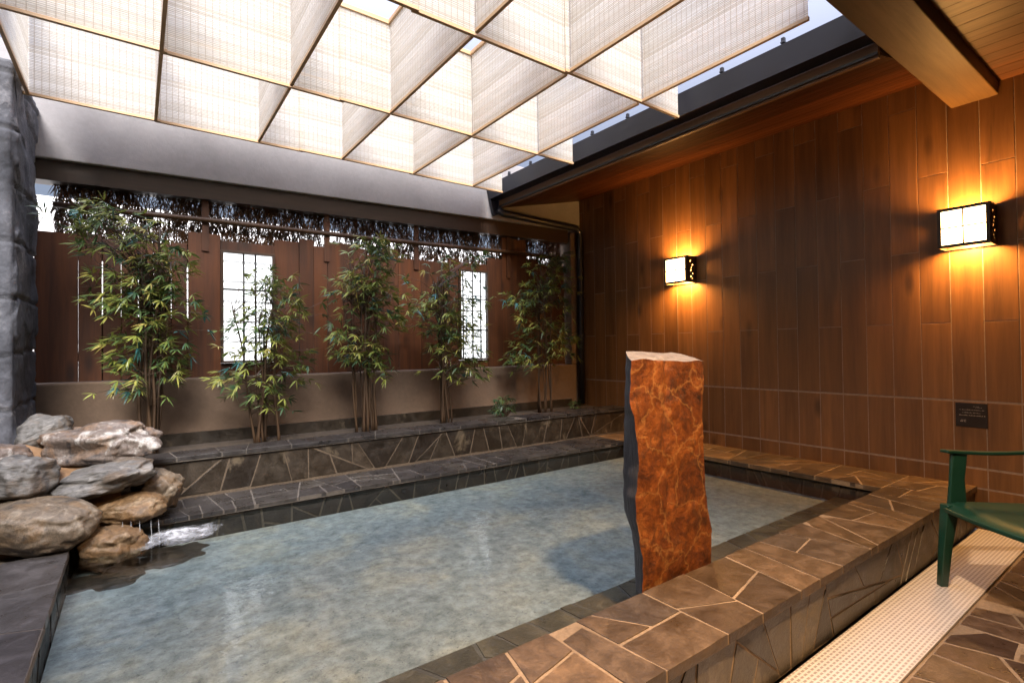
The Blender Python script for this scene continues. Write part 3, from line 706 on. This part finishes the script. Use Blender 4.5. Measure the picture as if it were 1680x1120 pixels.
def fan(g, rnd, p, out, sky_teal=.1, big=1.0):
    base = min(.8, abs(rnd.gauss(.42, .26))); k = rnd.randint(5, 9)
    if rnd.random() < sky_teal: base = .9+rnd.random()*.1
    ax = Vector((out.x, out.y, rnd.uniform(-.9, .35)*max(.05, out.length))).normalized()
    q = ax.cross(Vector((rnd.gauss(0, .5), rnd.gauss(0, .5), 1))).normalized()      # leaves fan out in the plane of ax and q
    nn = ax.cross(q)
    for i in range(k):
        a = (i/(k-1)-.5)*rnd.uniform(2.2, 3.0)+rnd.gauss(0, .12)
        d = ax*math.cos(a)+q*math.sin(a)+nn*rnd.gauss(0, .18)
        t = min(1, max(0, base+rnd.gauss(0, .07)))
        if base >= .9: t = max(.9, t)
        elif t > .86: t = .86
        leaf(g, p+d.normalized()*.006, d, big*rnd.uniform(.05, .092)*(1.1-.3*abs(i/(k-1)-.5)), big*rnd.uniform(.009, .0145), (t, rnd.random(), rnd.random()), rnd.uniform(.0, .28))
def bamboo(label, x, y, ztop, zlow, prof, canes, fans, seed, lean=(0, 0), spread=.07):
    rnd = random.Random(seed)
    t = thing('bamboo_plant', label, 'bamboo', (x, y, .51), 0, 'bamboo plants along the planter')
    F = MB(); cs = []
    for k in range(canes):
        a = rnd.uniform(0, 6.28); r = spread*math.sqrt(rnd.random())
        bx, by = x+math.cos(a)*r*1.3, y+math.sin(a)*r
        h = (ztop-.51)*rnd.uniform(.62, .98)
        tx, ty = bx+lean[0]*h+rnd.gauss(0, .06), by+lean[1]*h+rnd.gauss(0, .03)
        pts = []; rads = []
        for i in range(15):
            u = i/14; wob = .008*math.sin(u*9+k)
            pts.append((bx+(tx-bx)*u**1.3+wob, by+(ty-by)*u**1.3, .505+h*u)); rads.append((.0105*(1-.6*u)+(.0015 if i % 2 else 0))*(.7+.5*((k*37) % 10)/10))
        g = MB(); g.tube(pts, rads, 7); g.build('cane', M_cane, t, smooth=True)
        cs.append(pts)
    tw = MB()
    fans = int(fans*2.6)
    clumps = [rnd.random()**.75 for _ in range(20)]
    cxs = [rnd.uniform(0, 1) for _ in clumps]
    for k in range(fans):
        ci = rnd.randrange(len(clumps)); loose = rnd.random() < .3
        u = rnd.random()**.8 if loose else min(1, max(0, clumps[ci]+rnd.gauss(0, .045))); z = zlow+(ztop-zlow)*u
        c = rnd.choice(cs); zz = min(z, c[-1][2]); i = min(13, max(0, int((zz-.505)/(c[-1][2]-.505)*14)))
        p0 = Vector(c[i])
        xl, xr = prof(u)
        target = Vector((x+(rnd.uniform(xl, xr) if loose else xl+(xr-xl)*cxs[ci]+rnd.gauss(0, .06)), y+rnd.uniform(-.2, .17), z+rnd.uniform(-.04, .06)))
        if k > fans*.93: target.x += rnd.choice((-1, 1))*rnd.uniform(.08, .18)
        d = target-p0
        if rnd.random() < .5 or k > fans*.9: tw.tube([p0, p0+d*.5+Vector((0, 0, .03)), target], [.003, .0022, .0012], 4, cap=False)
        o = Vector((d.x, d.y-.12, 0))
        if o.length < .02: o = Vector((rnd.uniform(-1, 1), -1, 0))
        fan(F, rnd, target, o, .05, 1.0)
    tw.build('twigs', M_cane, t, fix=False)
    F.build('foliage', M_leaf, t, tone=True, fix=False)
def interp(rows):
    def f(u):
        for (a, l, r), (b, l2, r2) in zip(rows, rows[1:]):
            if a <= u <= b: k = (u-a)/(b-a); return l+(l2-l)*k, r+(r2-r)*k
        return rows[-1][1:]
    return f
bamboo('tallest and widest bamboo, leftmost, standing just behind the rocks', .05, 4.25, 2.10, .92, interp([(0, -.1, .14), (.25, -.2, .26), (.5, -.28, .28), (.8, -.36, .25), (1, -.42, .27)]), 9, 185, 21)
bamboo('short bright bamboo in front of the left barred window', .80, 4.27, 1.82, .74, interp([(0, -.02, .2), (.2, -.26, .30), (.5, -.2, .3), (.75, -.22, .3), (1, -.06, .1)]), 9, 112, 33)
bamboo('slim upright bamboo between the two windows, third from the left', 1.55, 4.23, 2.13, 1.0, interp([(0, -.14, .1), (.3, -.24, .3), (.6, -.17, .3), (.85, -.12, .24), (1, -.08, .16)]), 10, 138, 45)
bamboo('bamboo drooping over the right barred window', 2.32, 4.24, 2.08, .86, interp([(0, .05, .35), (.25, -.12, .3), (.5, -.26, .3), (.8, -.25, .42), (1, -.1, .42)]), 8, 140, 57, lean=(.03, 0))
bamboo('darkest bamboo at the right end near the downpipe', 3.55, 4.3, 2.2, .98, interp([(0, -.5, .4), (.12, -.55, .35), (.3, -.3, .38), (.6, -.42, .4), (.85, -.25, .4), (1, -.05, .25)]), 7, 150, 69)
def shrub(label, x, y, z, r, n, seed):
    rnd = random.Random(seed); t = thing('small_shrub', label, 'shrub', (x, y, .51)); F = MB(); tw = MB()
    for k in range(n):
        a = rnd.uniform(0, 6.28); e = rnd.uniform(.0, 1.4); rr = r*rnd.uniform(.4, 1)
        p = Vector((x+math.cos(a)*math.cos(e)*rr, y+math.sin(a)*math.cos(e)*rr*.7, z+math.sin(e)*rr))
        tw.tube([(x, y, .505), p], [.004, .0015], 4, cap=False)
        b = F.t; fan(F, rnd, p, Vector((math.cos(a), math.sin(a), 0)), .0, .75)
    F.t = [(c[0]*.35, c[1], c[2]) for c in F.t]
    tw.build('stems', M_cane, t, fix=False); F.build('foliage', M_leaf, t, tone=True, fix=False)
shrub('small dark leafy shrub on the planter between the two right-hand bamboos', 2.95, 4.2, .57, .17, 46, 5)
shrub('tiny dark plant on the planter beside the downpipe', 4.0, 4.3, .53, .09, 16, 6)

# ------------------------------------------------------------------ wall lanterns
def lantern(yc, label):
    t = thing('wall_lantern', label, 'wall lamp', (XW, yc, 1.82), 0, 'square lanterns on the tiled wall')
    y0, y1, z0, z1, xf = yc-.13, yc+.13, 1.82, 2.075, XW-.16
    fw = .02
    g = MB()                                   # frame ring on the front
    g.box(xf, xf+.02, y0, y1, z0, z0+fw); g.box(xf, xf+.02, y0, y1, z1-fw, z1)
    g.box(xf, xf+.02, y0, y0+fw, z0+fw, z1-fw); g.box(xf, xf+.02, y1-fw, y1, z0+fw, z1-fw)
    g.build('front_frame', M_bronze, t, bevel=.0015)
    holes = [(.30, .80), (.55, .66), (.42, .56), (.33, .45), (.56, .34), (.36, .22), (.5, .15)]
    rad = [.0085, .008, .006, .008, .007, .007, .005]
    for ys in (y0, y1-.006):
        b = bmesh.new()
        vs = [b.verts.new(p) for p in [(0, 0, 0), (.14, 0, 0), (.14, 0, z1-z0), (0, 0, z1-z0)]]
        es = [b.edges.new((vs[i], vs[(i+1) % 4])) for i in range(4)]
        for (u, v), r in zip(holes, rad):
            hv = [b.verts.new((u*.14+r*math.cos(a*math.pi/5), 0, v*(z1-z0)+r*math.sin(a*math.pi/5))) for a in range(10)]
            es += [b.edges.new((hv[i], hv[(i+1) % 10])) for i in range(10)]
        bmesh.ops.triangle_fill(b, use_beauty=True, edges=es)
        me = bpy.data.meshes.new('side_plate'); b.to_mesh(me); b.free(); me.materials.append(M_bronze)
        o = bpy.data.objects.new('side_plate', me); COL.objects.link(o); o.parent = t
        o.location = (xf+.02-XW, ys-yc, 0); sm = o.modifiers.new('s', 'SOLIDIFY'); sm.thickness = .004; sm.offset = 0
    g = MB()
    for zz in (z0, z1-.012):
        g.box(XW-.016, XW-.001, y0+.006, y1-.006, zz, zz+.012)
    g.box(XW-.008, XW-.001, y0+.02, y1-.02, z0+.012, z1-.012)
    g.build('back_plate', M_bronze, t)
    m = NT('glowing_shade'); e = m.n('Emission', i={'Color': (1, .64, .28, 1), 'Strength': 8.5})
    m.t.nodes.remove(m.b); m.t.links.new(e.outputs[0], m.o.inputs[0])
    g = MB(); g.box(xf+.010, xf+.014, y0+fw, y1-fw, z0+fw, z1-fw); g.build('shade', m.m, t)
    g = MB(); zm = (z0+z1)/2
    g.box(xf+.004, xf+.009, y0+fw, y1-fw, zm-.004, zm+.004); g.box(xf+.004, xf+.009, yc-.004, yc+.004, zm+.005, z1-fw); g.box(xf+.004, xf+.009, yc-.004, yc+.004, z0+fw, zm-.005)
    g.build('muntin', plain('muntin_wood', (.35, .22, .10), .5), t)
    m = NT('lit_bulb'); e = m.n('Emission', i={'Color': (1, .7, .35, 1), 'Strength': 8.0}); m.t.nodes.remove(m.b); m.t.links.new(e.outputs[0], m.o.inputs[0])
    b = bmesh.new(); bmesh.ops.create_uvsphere(b, u_segments=14, v_segments=8, radius=.026); me = bpy.data.meshes.new('bulb'); b.to_mesh(me); b.free()
    me.materials.append(m.m); o = bpy.data.objects.new('bulb', me); COL.objects.link(o); o.parent = t; o.location = (-.08, 0, (z1-z0)/2)
    for dz in (-.06, .06):
        L = bpy.data.lights.new('bulb_light', 'POINT'); L.energy = LAMP_W; L.color = LAMP_COL; L.shadow_soft_size = .055
        lo = bpy.data.objects.new('bulb_light', L); COL.objects.link(lo); lo.location = (XW-.078, yc, zm+dz)
lantern(3.115, 'far glowing square lantern on the tiled wall, above the slate slab')
lantern(.95, 'near glowing square lantern on the tiled wall, above the dark sign')

# downlight in the near ceiling above the walkway
LX, LY = 1.35, .35
t = thing('ceiling_downlight', 'round downlight set in the ceiling over the walkway', 'ceiling lamp', (LX, LY, 2.84))
g = MB(); g.tube([(LX, LY, 2.825), (LX, LY, 2.849)], .17, 32); g.build('trim', M_black, t)
m = NT('downlight_lens'); e = m.n('Emission', i={'Color': (1, .75, .45, 1), 'Strength': 3.0}); m.t.nodes.remove(m.b); m.t.links.new(e.outputs[0], m.o.inputs[0])
g = MB(); g.tube([(LX, LY, 2.818), (LX, LY, 2.824)], .15, 32); g.build('lens', m.m, t)
L = bpy.data.lights.new('downlight', 'SPOT'); L.energy = DOWN_W; L.color = DOWN_COL; L.spot_size = R(140); L.spot_blend = 1.0; L.shadow_soft_size = .08
lo = bpy.data.objects.new('downlight', L); COL.objects.link(lo); lo.location = (LX, LY, 2.81)

# ------------------------------------------------------------------ sign
t = thing('wall_sign', 'small dark plaque with pale lettering on the tiled wall under the near lantern', 'sign', (XW, .97, .66))
g = MB(); g.box(XW-.006, XW-.001, .885, 1.045, .655, .812); g.build('plate', M_sign, t, bevel=.001)
rnd = random.Random(4); g = MB()
def strokes(ya, yb, z, h):
    y = ya
    while y > yb:
        w_ = rnd.uniform(.003, .006); a = rnd.choice((.5, 1, 1))
        g.box(XW-.0068, XW-.0062, y-w_, y, z, z+h*a); y -= w_+.0016
        if rnd.random() < .16: y -= .004
strokes(1.026, .905, .765, .0045); strokes(1.010, .922, .747, .0045); strokes(1.026, .895, .729, .0055); strokes(1.02, .99, .688, .007); strokes(1.015, .995, .698, .004)
g.build('lettering', M_sign2, t); g = MB()
strokes(.955, .925, .789, .003); strokes(.945, .912, .783, .003)
g.build('emblem', M_sign2, t)

# ------------------------------------------------------------------ plastic chair (local: x to its right, y forward)
chair = thing('plastic_chair', 'dark green plastic armchair standing on the mat at the right edge', 'chair', (3.226, .478, .014), R(53.1))
def part(g, name, smooth=True, bevel=0):
    me = bpy.data.meshes.new(name); me.from_pydata(g.v, [], g.f); b = bmesh.new(); b.from_mesh(me); bmesh.ops.recalc_face_normals(b, faces=b.faces); b.to_mesh(me); b.free()
    me.materials.append(M_green); o = bpy.data.objects.new(name, me); COL.objects.link(o); o.parent = chair
    bv = o.modifiers.new('b', 'BEVEL'); bv.width = bevel or .005; bv.segments = 3; bv.limit_method = 'ANGLE'; bv.angle_limit = R(40)
    for p in me.polygons: p.use_smooth = True
    return o
g = MB(); NX, NY = 14, 14; rows = []
def seatz(u, v):            # u across -1..1, v 0 back..1 front
    z = .418-.018*(1-u*u)*math.sin(v*math.pi)-.012*(1-v)
    if v > .85: z -= .03*((v-.85)/.15)**2
    return z
top = [(u*(.235+.02*v), -.22+.455*v+.018*(1-u*u)*(v > .93), seatz(u, v)) for v in [j/NY for j in range(NY+1)] for u in [i/NX*2-1 for i in range(NX+1)]]
bot = [(x, y*.99, z-.022) for x, y, z in top]; k = len(top); n = NX+1
f = [(j*n+i, j*n+i+1, (j+1)*n+i+1, (j+1)*n+i) for j in range(NY) for i in range(NX)]
fb = [tuple(a+k for a in q[::-1]) for q in f]
side = []
bd = [i for i in range(n)]+[j*n+NX for j in range(1, NY+1)]+[NY*n+i for i in range(NX-1, -1, -1)]+[j*n for j in range(NY-1, 0, -1)]
side = [(bd[i], bd[(i+1) % len(bd)], bd[(i+1) % len(bd)]+k, bd[i]+k) for i in range(len(bd))]
g.add(top+bot, f+fb+side); part(g, 'seat')
def strip(pts, wx, wy):
    """tapered bar: rectangular cross sections"""
    rings = []
    for (x, y, z), a, b in zip(pts, wx, wy):
        rings.append([(x-a, y-b, z), (x+a, y-b, z), (x+a, y+b, z), (x-a, y+b, z)])
    return rings
for s in (-1, 1):
    g = MB(); g.loft(strip([(s*.262, .232, 0), (s*.25, .222, .2), (s*.238, .205, .405)], (.016, .02, .026), (.018, .022, .03))); part(g, 'leg')
    g = MB(); g.loft(strip([(s*.245, -.27, 0), (s*.235, -.25, .2), (s*.22, -.22, .40)], (.016, .02, .026), (.018, .022, .03))); part(g, 'leg')
    g = MB(); g.loft(strip([(s*.247, .165, .40), (s*.262, .15, .52), (s*.272, .13, .645)], (.011, .010, .012), (.042, .034, .036)))
    part(g, 'arm_post')
    g = MB(); rr = []
    for i in range(15):
        v = i/14; y = .20-.50*v; x = s*(.275-.02*v*v); z = .656-.012*math.sin(v*3.1); wd = .026-.006*v
        rr.append([(x-wd, y, z-.008), (x+wd, y, z-.010), (x+wd, y, z+.006), (x-wd, y, z+.008)])
    g.loft(rr); part(g, 'armrest')
g = MB(); rr = []
g.loft([[(x, -.215-.09*t-.05*(1-(x/.24)**2), .40+t*.42) for x in [(-.24+.48*i/12)*(1-.1*t*t) for i in range(13)]]+[(x, -.24-.09*t-.05*(1-(x/.24)**2), .40+t*.42) for x in [(.24-.48*i/12)*(1-.1*t*t) for i in range(13)]] for t in [j/8 for j in range(9)]])
part(g, 'backrest')

# ------------------------------------------------------------------ bamboo blinds hung under the open roof
def blindmat(ax):
    m = NT('woven_bamboo_'+ax); m.t.nodes.remove(m.b)
    t = m.n('TexCoord'); sp = m.n('SeparateXYZ'); m.t.links.new(t.outputs['Object'], sp.inputs[0])
    z, a = sp.outputs['Z'], sp.outputs[0 if ax == 'x' else 1]
    fr = m.math('FRACT', m.math('MULTIPLY', z, 1/.0095)); slat = m.math('GREATER_THAN', fr, .72)      # gap between slats
    th = m.math('LESS_THAN', m.math('FRACT', m.math('MULTIPLY', a, 1/.034)), .08)                    # binding threads
    cb = m.n('CombineXYZ'); m.set(cb.inputs[0], m.math('FLOOR', m.math('MULTIPLY', z, 1/.0095)))
    wn = m.n('TexWhiteNoise', noise_dimensions='3D'); m.set(wn.inputs['Vector'], cb.outputs[0])
    ob = m.n('ObjectInfo'); 
    lf = m.noise(m.obj(scale=(1.2, 1.2, 9)), 2.6, 3)
    gap = m.math('MULTIPLY', slat, m.math('SUBTRACT', 1.0, th))
    gap = m.math('MULTIPLY', gap, m.ramp(lf.outputs[0], [(.35, .45), (.6, 1.)]))
    c = m.mix(wn.outputs['Value'], (.73, .68, .60), (.90, .88, .84)); c = m.mix(th, c, (.56, .49, .41))
    d = m.n('BsdfDiffuse'); m.set(d.inputs[0], c); tl = m.n('BsdfTranslucent'); m.set(tl.inputs[0], c)
    mx = m.n('MixShader', i={0: .72, 1: d.outputs[0], 2: tl.outputs[0]}); tr = m.n('BsdfTransparent')
    m2 = m.n('MixShader', i={0: gap, 1: mx.outputs[0], 2: tr.outputs[0]}); m.t.links.new(m2.outputs[0], m.o.inputs[0])
    return m.m
MBX, MBY = blindmat('x'), blindmat('y')
ZB, ZT = 2.75, 3.33
ROWS = {'along the plaster lintel': 4.15, 'in the middle crosswise row': 3.17, 'in the crosswise row nearest the beam': 2.13}
ORD = ['leftmost', 'second from the left', 'third from the left', 'rightmost']
def blind(ax, a0, a1, c, label, group):
    if ax == 'x':
        ctr = ((a0+a1)/2, c, ZB); g = MB(); g.box(a0, a1, c-.0015, c+.0015, ZB+.012, ZT)
        o = g.build('bamboo_blind', MBX, loc=ctr)
        g = MB(); g.box(a0-.003, a1+.003, c-.010, c+.010, ZB-.006, ZB+.0118); r = MB(); r.box(a0, a1, c-.012, c+.012, ZT+.001, ZT+.03); mm = M_rail
    else:
        ctr = (c, (a0+a1)/2, ZB); g = MB(); g.box(c-.0015, c+.0015, a0, a1, ZB+.012, ZT)
        o = g.build('bamboo_blind', MBY, loc=ctr)
        g = MB(); g.box(c-.009, c+.009, a0-.003, a1+.003, ZB-.008, ZB+.0118); r = MB(); r.box(c-.012, c+.012, a0, a1, ZT+.001, ZT+.03); mm = M_railY
    tag(o, label, 'blind', group)
    for q, nm in ((g, 'bottom_rail'), (r, 'head_rail')): q.build(nm, mm, o, bevel=.002)
for (nm, y), ends in zip(ROWS.items(), (2.93, 2.97, 2.96)):
    xs = [-.79, .115, 1.03, 1.955, ends] if nm != list(ROWS)[2] else [.115, 1.03, 1.955, ends]
    if nm == list(ROWS)[0]: xs[0] = -.56
    for k in range(len(xs)-1):
        o = 'leftmost' if k == 0 else 'rightmost' if k == len(xs)-2 else ['', 'second', 'third'][k]+' from the left'
        blind('x', xs[k]-.012, xs[k+1]+(.012 if k < len(xs)-2 else 0), y+(.012 if k % 2 else 0), f'woven bamboo blind hanging {nm}, {o}', 'bamboo blinds hanging crosswise')
XS = [-.52, .105, .73, 1.345, 1.97, 2.583]
BAYS = {'in the bay by the lintel': (3.195, 4.135), 'in the middle bay': (2.155, 3.155), 'in the bay nearest the roof beam': (1.125, 2.11)}
for nm, (a, b) in BAYS.items():
    L = XS if 'roof' not in nm else XS[3:]
    for k, x in enumerate(L):
        o = 'leftmost' if k == 0 else 'rightmost' if k == len(L)-1 else ['', 'second', 'third', 'fourth', 'fifth'][k]+' from the left'
        blind('y', a, b, x+(.012 if k % 2 else -.008)*0, f'woven bamboo blind running lengthwise {nm}, {o}', 'bamboo blinds running lengthwise')
